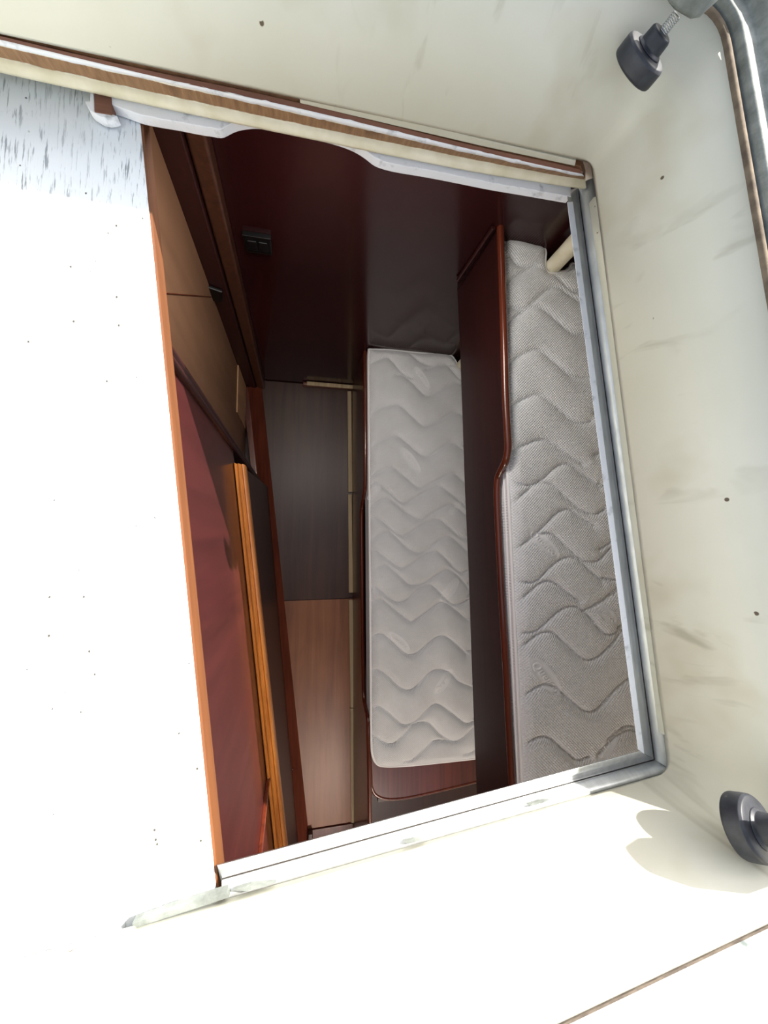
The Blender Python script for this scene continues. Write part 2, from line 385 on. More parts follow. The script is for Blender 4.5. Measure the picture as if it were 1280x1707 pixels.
# ---------------------------------------------------------------- berths
def board(name, label, mat, parent, toppts, plane_p, plane_n, zb, thick, capmat, r):
    """leeboard: polygon in a vertical plane, S-shaped top edge, rounded cap"""
    top = [UP(px, py, plane_p, plane_n) for px, py in toppts]
    top = smoothline(top, 6)
    low = [Vector((p.x, p.y, zb(p) if callable(zb) else zb)) for p in top]
    n = Vector(plane_n).normalized()
    if n.x < 0: n = -n
    rows = [top, low, [p+n*thick for p in low], [p+n*thick for p in top]]
    o = obj(name, loft(rows, cyc=True, caps=True), mat, parent)
    c = obj('rail_cap', tube([p+n*(thick/2) for p in top], r, 10), capmat, parent, smooth=True)
    return o, top, n
# lower berth
Df = 2.195
g1 = U(586, 650, Df); g2 = U(589, 1370, Df)
tl = (g2-g1).normalized(); n1 = Vector((-tl.y, tl.x, 0))
lb = thing('lower_berth', 'low mahogany berth with a curved leeboard beside the cabin floor', 'berth', (g1.x+.2, -.3, 0))
r1 = [(606, 562), (606, 590), (606.5, 700), (606.5, 800), (605, 822), (602, 838), (600.5, 856), (600.5, 900), (601.5, 1000), (603, 1120), (604, 1160), (607, 1180), (611, 1200), (611.5, 1230), (613, 1300), (614, 1400), (616, 1560), (618, 1700)]
board('leeboard', '', 'mahogany', lb, r1, g1, n1, .004, .014, 'rail_wood', .0095)
# bed platform under the mattress
xa = g1.x+.03
zl = H0-1.70
obj('bed_platform', prism([(xa, YB-.005, 0), (XR-.01, YB-.005, 0), (XR-.01, -1.02, 0), (xa+.02, -1.02, 0)], (0, 0, .018)), 'mahogany_dark', lb).location.z = zl-.145
# shelf at the foot of the lower berth, rounded corner and nosing
Ds = 1.74
sh = [U(617, 1262, Ds), U(619, 1310, Ds), U(626, 1324, Ds), U(642, 1331, Ds), U(665, 1331, Ds), U(700, 1325, Ds), U(760, 1311, Ds), U(830, 1294, Ds), U(900, 1280, Ds)]
sh = [sh[0]] + smoothline(sh[1:], 5)
poly = sh + [Vector((XR-.01, sh[-1].y+.02, sh[0].z)), Vector((XR-.01, sh[0].y+.1, sh[0].z)), Vector((sh[0].x, sh[0].y+.1, sh[0].z))]
obj('foot_shelf', prism(poly, (0, 0, -.018)), 'mahogany', lb)
obj('shelf_nosing', tube([p+Vector((0, -.002, -.006)) for p in sh], .009, 10), 'rail_wood', lb, smooth=True)
rp = [U(628, 1342, 1.80), U(900, 1300, 1.80)]
zt = H0-1.77
obj('foot_panel', prism([Vector((rp[0].x, rp[0].y+.03, .0)), Vector((XR-.01, rp[1].y+.05, .0)), Vector((XR-.01, rp[1].y+.05, zt)), Vector((rp[0].x, rp[0].y+.03, zt))], (0, .018, 0)), 'mahogany_dark', lb)
# pale strips at the berth foot on the sole
seg = [(652, 820, 583.5, 584.5), (824, 988, 584.5, 585.5), (1000, 1180, 586, 588), (1181, 1372, 588, 589.5)]
for i, (ya, yb_, xa_, xb_) in enumerate(seg):
    a0, a1 = U(xa_-4.5, ya, 2.18), U(xb_-4, yb_, 2.18); c0_, c1_ = U(xa_+2, ya, 2.18), U(xb_+3, yb_, 2.18)
    o = obj('pale_strip', prism([a0, c0_, c1_, a1], (0, 0, -.012)), 'strip_wood', lb, bevel=.002)
    if i == 3: tag(o, 'pale cream strip at the aft end')
# strip on the bulkhead foot
a0, a1 = U(505, 641, 2.17), U(590, 645, 2.17)
obj('head_strip', box((a0.x, YB-.022, .008), (a1.x, YB-.004, .038)), 'base_wood', lb, bevel=.003)
obj('head_strip', box((a0.x+.02, YB-.026, .038), (a1.x, YB-.004, .048)), 'strip_wood', lb, bevel=.003)

# upper berth
ub = thing('upper_berth', 'raised mahogany berth with a deep dark side board and curved bright rail', 'berth', (.75, 0, .95))
u1 = U(838, 400, .93); u2 = U(858, 1305, 1.0)
tu = Vector((u2.x-u1.x, u2.y-u1.y, 0)).normalized(); n2 = Vector((-tu.y, tu.x, 0))
if n2.x < 0: n2 = -n2
r2 = [(829, 352), (830, 380), (833, 460), (836, 560), (839, 660), (842, 720), (843, 745), (839, 768), (831, 785), (826, 800), (825, 830), (828, 900), (833, 1000), (839, 1100), (844, 1200), (849, 1290), (856, 1420), (866, 1600), (880, 1750)]
lowp = [(756, 440), (761, 463), (766, 560), (771, 700), (775, 820), (781, 950), (786, 1100), (792, 1260), (800, 1450), (815, 1700)]
lw = [UP(px, py, u1, n2) for px, py in lowp]
def zlow(p):
    for a_, b_ in zip(lw, lw[1:]):
        if a_.y >= p.y >= b_.y:
            s = (a_.y-p.y)/(a_.y-b_.y); return a_.z+(b_.z-a_.z)*s
    return lw[0].z if p.y > lw[0].y else lw[-1].z
_, top2, _ = board('side_board', '', 'mahogany_dark', ub, r2, u1, n2, zlow, .014, 'rail_wood', .0105)
zu = H0-.99
obj('bed_platform', prism([(u1.x+.02, YB-.004, 0), (XR-.01, YB-.004, 0), (XR-.01, -1.3, 0), (u1.x+.09, -1.3, 0)], (0, 0, .016)), 'mahogany_dark', ub).location.z = zu-.15-ORG[ub].z
# end cleat on the bulkhead seen under the rail
ca = UP(763, 463, (0, YB, 0), (0, 1, 0)); cb = UP(822, 375, (0, YB, 0), (0, 1, 0))
obj('end_cleat', bar(Vector((ca.x, YB-.004, ca.z)), Vector((cb.x, YB-.004, cb.z)), (0, -1, 0), [(-.005, -.0), (-.005, .008), (.0, .010), (.005, .008), (.005, -.0)]), 'mahogany_dark', ub, bevel=.001)

# ---------------------------------------------------------------- pipe through both berths
pa = U(925, 440, .99); 
px_, py_ = pa.x, pa.y
tag(obj('support_pipe', lathe((px_, py_, .0), (0, 0, 1), [(0, .024), (ZC-.002, .024)], 28), 'cream_plain', loc=(px_, py_, 0), smooth=False, bevel=.001), 'cream vertical pipe rising through the notch at the head of the upper mattress', 'pipe')

# ---------------------------------------------------------------- mattresses
ML1 = [
 [(668, 583), (680, 587), (697, 602), (712, 609), (735, 610), (755, 609)],
 [(613, 607), (642, 597), (652, 602), (670, 622), (685, 631)],
 [(662, 626), (672, 627), (690, 642), (705, 657), (715, 660), (735, 650), (755, 639), (770, 642)],
 [(612, 699), (630, 682), (655, 675), (667, 677), (687, 695), (702, 709), (712, 710), (735, 700), (752, 689), (765, 690), (772, 695)],
 [(612, 749), (635, 735), (655, 727), (667, 730), (687, 747), (702, 759), (715, 760), (735, 747), (752, 739), (772, 750)],
 [(612, 795), (625, 790), (647, 781), (657, 781), (677, 797), (695, 812), (707, 812), (730, 800), (750, 790), (760, 792), (775, 806)],
 [(612, 807), (630, 806), (650, 822), (667, 837), (680, 837), (705, 822), (727, 812), (740, 815), (777, 845)],
 [(612, 844), (622, 840), (640, 832), (652, 834), (680, 857), (697, 866), (707, 865), (730, 850), (750, 841), (760, 845), (777, 860)],
 [(612, 862), (630, 865), (662, 890), (677, 892), (700, 877), (722, 867), (737, 870), (765, 895), (780, 899)],
 [(612, 901), (625, 895), (645, 887), (655, 891), (680, 915), (695, 922), (707, 920), (730, 902), (745, 895), (760, 902), (780, 921)],
 [(612, 913), (625, 917), (642, 930), (665, 946), (680, 944), (705, 927), (722, 920), (735, 924), (760, 950), (770, 955), (780, 950)],
 [(632, 945), (645, 943), (665, 960), (680, 974), (692, 976), (707, 972), (730, 957), (745, 950), (760, 958), (780, 980)],
 [(615, 972), (630, 981), (652, 1000), (665, 1004), (680, 999), (697, 982), (712, 976), (725, 980), (750, 1005), (765, 1007), (782, 999)],
 [(622, 1001), (637, 1000), (662, 1020), (680, 1034), (690, 1035), (715, 1017), (740, 1005), (780, 1035)],
 [(617, 1060), (632, 1057), (645, 1062), (672, 1087), (685, 1091), (697, 1087), (720, 1067), (735, 1060), (750, 1066), (777, 1090)],
 [(617, 1117), (632, 1117), (650, 1130), (667, 1146), (680, 1150), (692, 1145), (715, 1122), (730, 1116), (750, 1122), (765, 1137), (787, 1146)],
 [(620, 1177), (632, 1177), (647, 1187), (667, 1205), (680, 1207), (695, 1200), (715, 1180), (730, 1174), (755, 1190), (775, 1205), (792, 1201)],
 [(622, 1222), (637, 1235), (652, 1240), (665, 1232), (685, 1210), (702, 1204), (717, 1207), (735, 1225), (755, 1235), (770, 1230), (790, 1212)],
 [(672, 1270), (687, 1266), (705, 1250), (722, 1235), (740, 1234), (755, 1236)]]
ML2 = [
 [(850, 428), (860, 440), (871, 444), (888, 440), (907, 429)],
 [(843, 470), (867, 458), (888, 447), (900, 447), (914, 454)],
 [(921, 454), (937, 472), (951, 484), (961, 487), (980, 482)],
 [(846, 512), (862, 516), (879, 512), (900, 494), (918, 481), (932, 481), (946, 491), (963, 503)],
 [(846, 539), (867, 524), (888, 513), (902, 515), (923, 531), (946, 552), (961, 559), (975, 559)],
 [(848, 608), (867, 594), (888, 585), (902, 587), (923, 604), (946, 625), (961, 631), (982, 631)],
 [(850, 679), (867, 669), (888, 660), (902, 661), (923, 676), (946, 697), (961, 706), (975, 706), (984, 703)],
 [(850, 752), (876, 742), (893, 735), (907, 735), (925, 744), (944, 758), (970, 775)],
 [(845, 793), (866, 808), (886, 808), (905, 798), (928, 778), (948, 775), (968, 790), (1000, 814)],
 [(854, 839), (886, 812), (905, 806), (922, 812), (951, 839), (974, 855), (991, 858), (1007, 849)],
 [(856, 917), (876, 904), (902, 881), (928, 855), (948, 850), (964, 862), (989, 878)],
 [(899, 891), (918, 891), (941, 911), (964, 931), (981, 937), (997, 934), (1017, 914)],
 [(859, 967), (879, 972), (895, 967), (918, 944), (938, 931), (958, 932), (984, 954), (1004, 970)],
 [(863, 1003), (886, 983), (905, 970), (922, 972), (945, 990), (965, 1003)],
 [(863, 1055), (879, 1055), (895, 1050), (922, 1026), (941, 1013), (961, 1013), (984, 1032), (1000, 1052), (1014, 1059), (1030, 1052)],
 [(974, 1016), (991, 1009), (1017, 993), (1027, 986)],
 [(859, 1088), (886, 1065), (905, 1054), (922, 1057), (945, 1078), (968, 1098), (984, 1100), (1004, 1088), (1033, 1055)],
 [(859, 1174), (886, 1150), (905, 1141), (925, 1147), (951, 1170), (968, 1183), (981, 1187), (997, 1180), (1023, 1150), (1046, 1132)],
 [(864, 1252), (886, 1234), (902, 1228), (918, 1233), (948, 1259), (961, 1267), (980, 1262)],
 [(997, 1256), (1023, 1229), (1046, 1218), (1060, 1221)],
 [(864, 1330), (886, 1312), (902, 1306), (918, 1311), (948, 1337), (961, 1345)]]
def mattress(name, label, D, outline, lines, logos, res, hq, thick, base, lam, group):
    """outline: world xy polygon. Top is a quilted height field clipped to the outline, sides drop to the base."""
    z0 = H0-D
    segs = []
    for ln in lines:
        P = smoothline([U(x, y, D) for x, y in ln], 4)
        segs += list(zip(P, P[1:]))
        if (P[-1]-P[0]).length > lam*.5:           # the stitching repeats beyond what is in view
            x_end = P[-1].x
            for k in (1, 2):
                Q = [p+Vector((lam*k, 0, 0)) for p in P if p.x+lam*k > x_end-.005]
                segs += list(zip(Q, Q[1:])); x_end = Q[-1].x if Q else x_end
    S0 = np.array([[a.x, a.y] for a, b in segs]); S1 = np.array([[b.x, b.y] for a, b in segs])
    poly = np.array(outline); xs = poly[:, 0]; ysr = poly[:, 1]
    def dseg(P, A, B, chunk=4000):
        out = np.empty(len(P)); AB = B-A; L2 = (AB**2).sum(1)+1e-12
        for i in range(0, len(P), chunk):
            p = P[i:i+chunk][:, None, :]; t = np.clip(((p-A)*AB).sum(2)/L2, 0, 1)
            out[i:i+chunk] = np.sqrt((((A+t[..., None]*AB)-p)**2).sum(2).min(1))
        return out
    PA, PB = poly, np.roll(poly, -1, 0)
    lg = []
    for (lx, ly, ang, ln_, wd_, txt) in logos:
        c = U(lx, ly, D); lg.append((c.x, c.y, math.radians(ang), ln_, wd_, txt))
    def height(P):
        d = dseg(P, S0, S1); e = dseg(P, PA, PB)
        h = hq*(1-np.exp(-d/.014)) - hq*.22*np.exp(-(d/.0045)**2)
        h *= np.clip(e/.03, 0, 1)
        r = .022; ee = np.clip(e, 0, r)
        h += -(r-np.sqrt(np.maximum(r*r-(r-ee)**2, 0)))*.55
        h += .0016*np.sin(P[:, 0]*37+P[:, 1]*11)*np.sin(P[:, 1]*29)
        pt = np.zeros(len(P))
        for cx_, cy_, an, l_, w_, _t in lg:
            u = (P[:, 0]-cx_)*math.cos(an)+(P[:, 1]-cy_)*math.sin(an); v_ = -(P[:, 0]-cx_)*math.sin(an)+(P[:, 1]-cy_)*math.cos(an)
            q = np.sqrt((u/l_)**2+(v_/w_)**2)
            pt = np.maximum(pt, np.clip((1.05-q)*12, 0, 1))
            h += .0016*np.exp(-((q-1)/.09)**2) - .0012*np.clip((1-q)*6, 0, 1)
        return h, pt
    nx = int((xs.max()-xs.min())/res); ny = int((ysr.max()-ysr.min())/res)
    gx = np.linspace(xs.min(), xs.max(), nx+1); gy = np.linspace(ysr.min(), ysr.max(), ny+1)
    GX, GY = np.meshgrid(gx, gy); P = np.stack([GX.ravel(), GY.ravel()], 1)
    def inside(P):
        c = np.zeros(len(P), bool)
        for (ax, ay), (bx, by) in zip(PA, PB):
            cr = ((ay > P[:, 1]) != (by > P[:, 1]))
            with np.errstate(divide='ignore', invalid='ignore'):
                xi = ax+(P[:, 1]-ay)*(bx-ax)/(by-ay if by != ay else 1e-9)
            c ^= cr & (P[:, 0] < xi)
        return c
    cc = np.stack([(GX[:-1, :-1]+GX[1:, 1:]).ravel()/2, (GY[:-1, :-1]+GY[1:, 1:]).ravel()/2], 1)
    ins = inside(cc).reshape(ny, nx)
    # pull the boundary points onto the outline
    def faces_of(ins_):
        jj, ii = np.nonzero(ins_); q = jj*(nx+1)+ii
        return np.stack([q, q+1, q+nx+2, q+nx+1], 1)
    FQ = faces_of(ins); cnt = np.bincount(FQ.ravel(), minlength=len(P))
    AB = PB-PA; L2 = (AB**2).sum(1)+1e-12
    for i in np.nonzero((cnt > 0) & (cnt < 4))[0]:
        t_ = np.clip(((P[i]-PA)*AB).sum(1)/L2, 0, 1); Q = PA+t_[:, None]*AB; k = ((Q-P[i])**2).sum(1).argmin(); P[i] = Q[k]
    hh, pt = height(P)
    used = {}; verts = []; faces = []
    for j in range(ny):
        for i in range(nx):
            if ins[j, i]:
                f = []
                for q in (j*(nx+1)+i, j*(nx+1)+i+1, (j+1)*(nx+1)+i+1, (j+1)*(nx+1)+i):
                    if q not in used:
                        used[q] = len(verts); verts.append((P[q, 0], P[q, 1], z0+hh[q]))
                    f.append(used[q])
                faces.append(f)
    patch = [0.]*len(verts)
    for q, i in used.items(): patch[i] = float(pt[q])
    nb = len(verts); ed_ = {}
    for f in faces:
        for a, b in zip(f, f[1:]+f[:1]):
            if (b, a) in ed_: del ed_[(b, a)]
            else: ed_[(a, b)] = 1
    low = {}
    for (a, b) in ed_:
        for q in (a, b):
            if q not in low:
                low[q] = len(verts); x, y, z = verts[q]; verts.append((x, y, z0-thick)); patch.append(1.)
        faces.append([b, a, low[a], low[b]])
    org = Vector((float(xs.mean()), float(ysr.mean()), z0-thick))
    me = bpy.data.meshes.new(name); me.from_pydata([(x-org.x, y-org.y, z-org.z) for x, y, z in verts], [], faces)
    me.materials.append(MT['knit_fabric']); me.polygons.foreach_set('use_smooth', [True]*len(me.polygons))
    at_ = me.attributes.new('smooth_patch', 'FLOAT', 'POINT'); at_.data.foreach_set('value', patch)
    root = thing(name, label, 'mattress', org, group)
    o = bpy.data.objects.new('cover', me); C.collection.objects.link(o); o.parent = root; ORG[o] = org
    # piping round the top edge
    loop = [Vector((x, y, z0-.010)) for x, y in outline]
    n_ = len(loop)
    bmp = tube(loop+[loop[0], loop[1]], .0055, 8)
    obj('piping', bmp, 'piping_fabric', root, smooth=True)
    loop = [Vector((x, y, z0-.032)) for x, y in outline]
    obj('piping', tube(loop+[loop[0], loop[1]], .0035, 6), 'piping_fabric', root, smooth=True)
    for k, (cx_, cy_, an, l_, w_, txt) in enumerate(lg):
        cu = bpy.data.curves.new('lettering', 'FONT'); cu.body = txt; cu.size = 1.0; cu.align_x = 'CENTER'; cu.align_y = 'CENTER'
        cu.extrude = .02; cu.shear = .35; cu.resolution_u = 3; cu.space_character = 1.1
        to = bpy.data.objects.new('t', cu); C.collection.objects.link(to)
        dg = bpy.context.evaluated_depsgraph_get(); m2 = bpy.data.meshes.new_from_object(to.evaluated_get(dg))
        bpy.data.objects.remove(to)
        V = np.array([v_.co[:] for v_ in m2.vertices])*w_*1.35; V[:, 2] = np.clip(V[:, 2]*1.5, -.001, .0016)
        wx = cx_+V[:, 0]*math.cos(an)-V[:, 1]*math.sin(an); wy = cy_+V[:, 0]*math.sin(an)+V[:, 1]*math.cos(an)
        hz, _ = height(np.stack([wx, wy], 1))
        nv = np.stack([wx-org.x, wy-org.y, z0+hz+V[:, 2]+.0011-org.z], 1)
        m2.vertices.foreach_set('co', nv.ravel()); m2.name = 'lettering'
        m2.materials.clear(); m2.materials.append(MT['piping_fabric'])
        lo = bpy.data.objects.new('embossed_lettering', m2); C.collection.objects.link(lo); lo.parent = root; ORG[lo] = org
    return root
def hug(p0, n, y, gap): return (p0.x - n.y*(y-p0.y)/n.x + gap, y)
TXT = 'Quenco'
D1 = 1.70
def arc(pts, n=6): return [(p.x, p.y) for p in smoothline(pts, n)]
e = [U(x, y, D1) for x, y in ((615, 581), (650, 582), (700, 587), (735, 588), (752, 591), (760, 600), (766, 611), (778, 617), (800, 612), (806, 600))]
out1 = arc(e, 5) + [(XR-.25, YB-.03), (XR-.06, YB-.25), (XR-.06, U(800, 1268, D1).y)]
n1s = n1 if n1.x > 0 else -n1
f_ = [U(x, y, D1) for x, y in ((795, 1266), (740, 1272), (680, 1278), (640, 1279), (627, 1273), (621, 1258), (619.5, 1240))]
out1 += arc(f_, 5) + [hug(g1, n1s, y, .0145) for y in (-.8, -.6, -.4, -.1, .3, .6, .84)]
out1 = [tuple(p) for p in out1]
mattress('berth_mattress', 'white quilted mattress on the low berth, seen whole between rail and side board', D1, out1, ML1,
         [(702, 632, -55, .062, .020, TXT), (683, 768, -52, .072, .022, TXT), (746, 986, 50, .080, .024, TXT), (737, 1136, 50, .072, .022, TXT), (664, 1068, -42, .062, .020, TXT), (622, 822, 50, .05, .018, TXT), (757, 847, 45, .045, .018, TXT)],
         .0045, .015, .125, 0, .285, 'berth mattresses')
D2 = .99
e = [U(x, y, D2) for x, y in ((846, 396), (868, 398), (890, 403), (905, 407), (912, 416), (911, 435), (913, 448), (920, 453), (935, 451), (950, 447), (956, 436))]
out2 = arc(e, 5) + [(XR-.15, YB-.12), (XR-.06, YB-.3), (XR-.06, -1.15)]
out2 += [hug(u1, n2, y, .022) for y in (-1.15, -.9, -.7, -.5, -.3, -.1, .1, .3, .5, .7, .86)]
out2 = [tuple(p) for p in out2]
mattress('berth_mattress', 'white quilted mattress on the raised berth at right, partly hidden by the metal frame', D2, out2, ML2,
         [(903, 905, -42, .068, .021, TXT), (906, 1126, -48, .072, .024, TXT), (1004, 1020, -40, .05, .018, TXT), (1010, 1240, 48, .06, .02, TXT)],
         .0045, .011, .125, 0, .285, 'berth mattresses')

# ---------------------------------------------------------------- hatch: coaming liner
DR = .305
def rounded(corners, radii, n_edge=10, n_arc=6):
    out = []; k = len(corners)
    ent = []
    for i in range(k):
        c = Vector(corners[i]); a = (Vector(corners[i-1])-c).normalized(); b = (Vector(corners[(i+1) % k])-c).normalized(); r = radii[i]
        arcp = []
        for j in range(n_arc+1):
            s = j/n_arc; p = (c+a*r)*(1-s)**2+c*2*s*(1-s)+(c+b*r)*s*s; arcp.append(p)
        ent.append(arcp)
    for i in range(k):
        out += ent[i]; a, b = ent[i][-1], ent[(i+1) % k][0]
        for j in range(1, n_edge): out.append(a.lerp(b, j/n_edge))
    return out
foot = [U(-400, -31, .452), U(986, 272, .452), U(1114, 1287, .495), U(-300, 1693, .495)]
midc = [U(-400, -36, .435), U(990, 266, .435), U(1122, 1287, .475), U(-300, 1720, .475)]
rim = [U(-700, -430, DR), U(1200, 22, DR), U(1447, 1455, DR), U(300, 1999, DR)]
rim[3] = Vector((foot[3].x-.05, rim[3].y+(foot[3].x-.05-rim[3].x)*((rim[2]-rim[3]).y/(rim[2]-rim[3]).x), rim[3].z))
rim[0] = Vector((foot[0].x-.05, foot[0].y+(rim[1].y-foot[1].y)+.03, rim[0].z))
LF = rounded(foot, [.02, .012, .02, .02]); LM = rounded(midc, [.02, .022, .03, .02]); LR = rounded(rim, [.05, .04, .07, .05])
LQ = [a.lerp(b, .55)+Vector((0, 0, 0)) for a, b in zip(LM, LR)]
hc = thing('hatch_liner', 'cream painted box-shaped liner walls around the hatch opening', 'hatch liner', U(640, 853, .5))
obj('liner_wall', loft([LF, LM, LQ, LR], closed=True), 'cream_paint', hc, smooth=True, solid=-.004)
# thin cover strips laid on the liner by the opening
def wallstrip(pts, D0, D1_, t=.003):
    pass
o_ = [U(994, 330, .480), U(1004, 405, .480), U(1021, 520, .480), U(1063, 850, .482), U(1095, 1080, .483), U(1114, 1225, .483)]
i_ = [U(989, 330, .490), U(999, 405, .490), U(1015, 520, .490), U(1057, 850, .490), U(1088, 1080, .490), U(1107, 1225, .490)]
obj('cover_strip', loft([[p+Vector((0, 0, .004)) for p in o_], [p+Vector((-.001, 0, .002)) for p in i_], [p+Vector((0, 0, -.012)) for p in i_], [p+Vector((0, 0, -.008)) for p in o_]], cyc=True, caps=True), 'cream_paint', hc, bevel=.001)
a = [U(x, y, .448) for x, y in ((500, 158), (660, 196), (800, 229), (960, 266))]; b = [U(x, y, .457) for x, y in ((500, 170), (660, 208), (800, 241), (958, 275))]
obj('cover_strip', loft([[p+Vector((0, -.002, 0)) for p in a], [p+Vector((0, -.002, 0)) for p in b], [p+Vector((0, .012, 0)) for p in b], [p+Vector((0, .012, 0)) for p in a]], cyc=True, caps=True), 'cream_paint', hc, bevel=.001)
ck = [U(1002, 408, .484), U(1006, 440, .484), U(1010, 464, .484)]
obj('open_joint', tube([p+Vector((-.001, 0, .004)) for p in ck], .0011, 6), 'dark_gap', hc)

# ---------------------------------------------------------------- hatch rim (cast aluminium) with sealant
def offs(loop, d, dz):
    n_ = len(loop); out = []
    for i, p in enumerate(loop):
        t_ = (loop[(i+1) % n_]-loop[i-1]); t_.z = 0; t_.normalize(); out.append(p+Vector((t_.y, -t_.x, 0))*-d+Vector((0, 0, dz)))
    return out
cen = sum(LR, Vector())/len(LR)
tst = offs(LR, .01, 0)
sg = 1 if (tst[len(LR)//2]-cen).length > (LR[len(LR)//2]-cen).length else -1
def ring(d, dz): return offs(LR, sg*d, dz)
hf = thing('hatch_surround', 'weathered grey cast aluminium rim around the outer edge of the hatch', 'hatch rim', U(1270, 300, .35))
SB_ = [ring(-.001, -.006), ring(-.001, .002), ring(.003, .004), ring(.007, .002), ring(.010, -.004)]
obj('sealant_bead', loft([q[35:]+q[:1] for q in [ring(.004, .0005), ring(.0050, -.006), ring(.0085, -.006), ring(.0095, .0)]]), 'seam_dirt', hc, smooth=True)
obj('sealant_bead', loft([q[:36] for q in SB_]), 'sealant', hc, smooth=True)
RG = [ring(.008, -.008), ring(.0085, .008), ring(.010, .012), ring(.025, .015), ring(.028, .026), ring(.034, .030), ring(.041, .028), ring(.045, .016), ring(.064, .012), ring(.067, -.012)]
obj('frame_ring', loft([q[:36] for q in RG]), 'cast_aluminium', hf, bevel=.002, ang=20)
RG2 = [ring(.009, -.010), ring(.0095, .008)]+RG[2:]
RG2[2] = ring(.012, .012)
tag(obj('painted_ring', loft([q[35:]+q[:1] for q in RG2]), 'painted_metal', hf, bevel=.002, ang=20), 'white painted side of the frame')
# lugs that carry the two buffers
lugp = [(1098, -40), (1108, 6), (1122, 22), (1150, 38), (1162, 36), (1186, 14), (1230, -60)]
lp = [U(x, y, .280) for x, y in lugp]
obj('lug', prism(lp, (0, 0, .022)), 'cast_aluminium', hf, bevel=.006, seg=3)
lp = [U(x, y, .290) for x, y in ((1370, 1330), (1335, 1350), (1322, 1385), (1335, 1425), (1375, 1445), (1440, 1420), (1450, 1340))]
obj('lug', prism(lp, (0, 0, .022)), 'cast_aluminium', hf, bevel=.006, seg=3)

# deck outside
# unseen aft opening added to let in daylight; deck and deckhead laid round both
AH = (-.7, 1.15, -3.1, -1.45)             # x0, x1, y0, y1 of the added aft opening
def sheet(inner, x0, x1, y0, y1, z, t):
    """flat sheet round the main opening, plus an aft part round the added daylight opening"""
    ym = -.95
    big = [Vector((x0, y1, z)), Vector((x1, y1, z)), Vector((x1, ym, z)), Vector((x0, ym, z))]
    bm = loft([[Vector((p.x, p.y, z)) for p in inner], rounded(big, [.01]*4)], closed=True)
    def quad(a, b, c, d):
        v = [bm.verts.new((p[0], p[1], z)) for p in ((a, c), (b, c), (b, d), (a, d))]; bm.faces.new(v)
    quad(x0, x1, AH[3], ym); quad(x0, AH[0], AH[2], AH[3]); quad(AH[1], x1, AH[2], AH[3]); quad(x0, x1, y0, AH[2])
    bmesh.ops.recalc_face_normals(bm, faces=bm.faces)
    top = [f for f in bm.faces]
    if top[0].normal.z < 0: bmesh.ops.reverse_faces(bm, faces=bm.faces)
    ex = bmesh.ops.extrude_face_region(bm, geom=list(bm.faces))
    bmesh.ops.translate(bm, verts=[v for v in ex['geom'] if isinstance(v, bmesh.types.BMVert)], vec=(0, 0, t))
    return fixn(bm)
inner = ring(.066, -.012)
zz = inner[0].z
struct('deck', sheet(inner, -2.5, 2.5, -4.2, 2.5, zz, -.02), 'deck_paint', loc=(0, 0, zz))
inn = rounded([foot[0]+Vector((-.2, .08, 0)), foot[1]+Vector((.05, .08, 0)), foot[2]+Vector((.04, -.06, 0)), foot[3]+Vector((-.2, -.12, 0))], [.02]*4)
struct('ceiling', sheet(inn, -.84, XR+.04, YA-.04, YB+.04, ZC, .02), 'cream_bright', loc=(0, 0, ZC))
struct('wall_aft', box((-.84, YA-.04, -.05), (XR+.04, YA, ZC+.02)), 'cream_bright', loc=(0, YA, 0))

# ---------------------------------------------------------------- header beam
LX = {
 0: [(-420, -36), (-200, 14), (0, 60), (117, 88), (273, 123), (390, 147), (500, 172), (656, 210), (794, 244), (923, 272), (968, 283)],
 1: [(-420, -30), (-200, 20), (0, 66), (117, 94), (273, 131), (390, 157), (500, 181), (656, 218), (794, 251), (923, 280), (971, 290)],
 2: [(-420, -18), (-200, 31), (0, 76), (117, 103), (273, 138), (390, 165), (500, 190), (656, 227), (794, 258), (923, 285), (973, 294)],
 3: [(-420, 4), (-200, 52), (0, 98), (117, 125), (273, 160), (390, 185), (500, 209), (656, 240), (794, 268), (923, 292), (975, 300)],
 4: [(-420, 22), (-200, 71), (0, 117), (117, 143), (273, 177), (390, 202), (500, 225), (656, 257), (794, 284), (923, 305), (977, 313)]}
DL = [.458, .462, .468, .487, .496]
def dense(k, D, dz=0.):
    return resample(smoothline([U(x, y, D) for x, y in LX[k]], 8), 90)
R_ = [dense(k, DL[k]) for k in range(5)]
hb = thing('header_beam', 'worn header beam with brown wood showing through white paint above the opening', 'beam', U(500, 200, .48))
back = Vector((0, .03, 0))
def wob(P, a=.0007): return [p+Vector((0, random.uniform(-a, a), random.uniform(-a, a))) for p in P]
obj('groove', loft([R_[0], R_[1]]), 'groove_wood', hb)
R1w, R2w = wob(R_[1]), wob(R_[2])
obj('painted_lip', loft([[p+Vector((0, .004, 0)) for p in R_[1]], R1w, R2w, [p+Vector((0, .004, -.002)) for p in R_[2]]]), 'white_paint', hb, smooth=True)
obj('worn_face', loft([[p+Vector((0, .0015, 0)) for p in R_[2]], [p+Vector((0, .001, -.001)) for p in R_[3]]]), 'worn_paint', hb)
R3w = wob(R_[3], .0008)
u4 = [p+Vector((0, 0, -.003)) for p in R_[4]]
o = obj('painted_lower_edge', loft([[p+Vector((0, .004, 0)) for p in R_[3]], R3w, R_[4], u4, [p+back for p in u4]]), 'cream_plain', hb, smooth=True)
obj('core', loft([[p+Vector((0, .006, 0)) for p in R_[0]], [p+Vector((0, .005, 0)) for p in R_[1]], [p+Vector((0, .005, 0)) for p in R_[3]], [p+Vector((0, .003, -.002)) for p in R_[4]], [p+back for p in R_[4]], [p+back for p in R_[0]]], cyc=True, caps=True), 'worn_wood', hb)

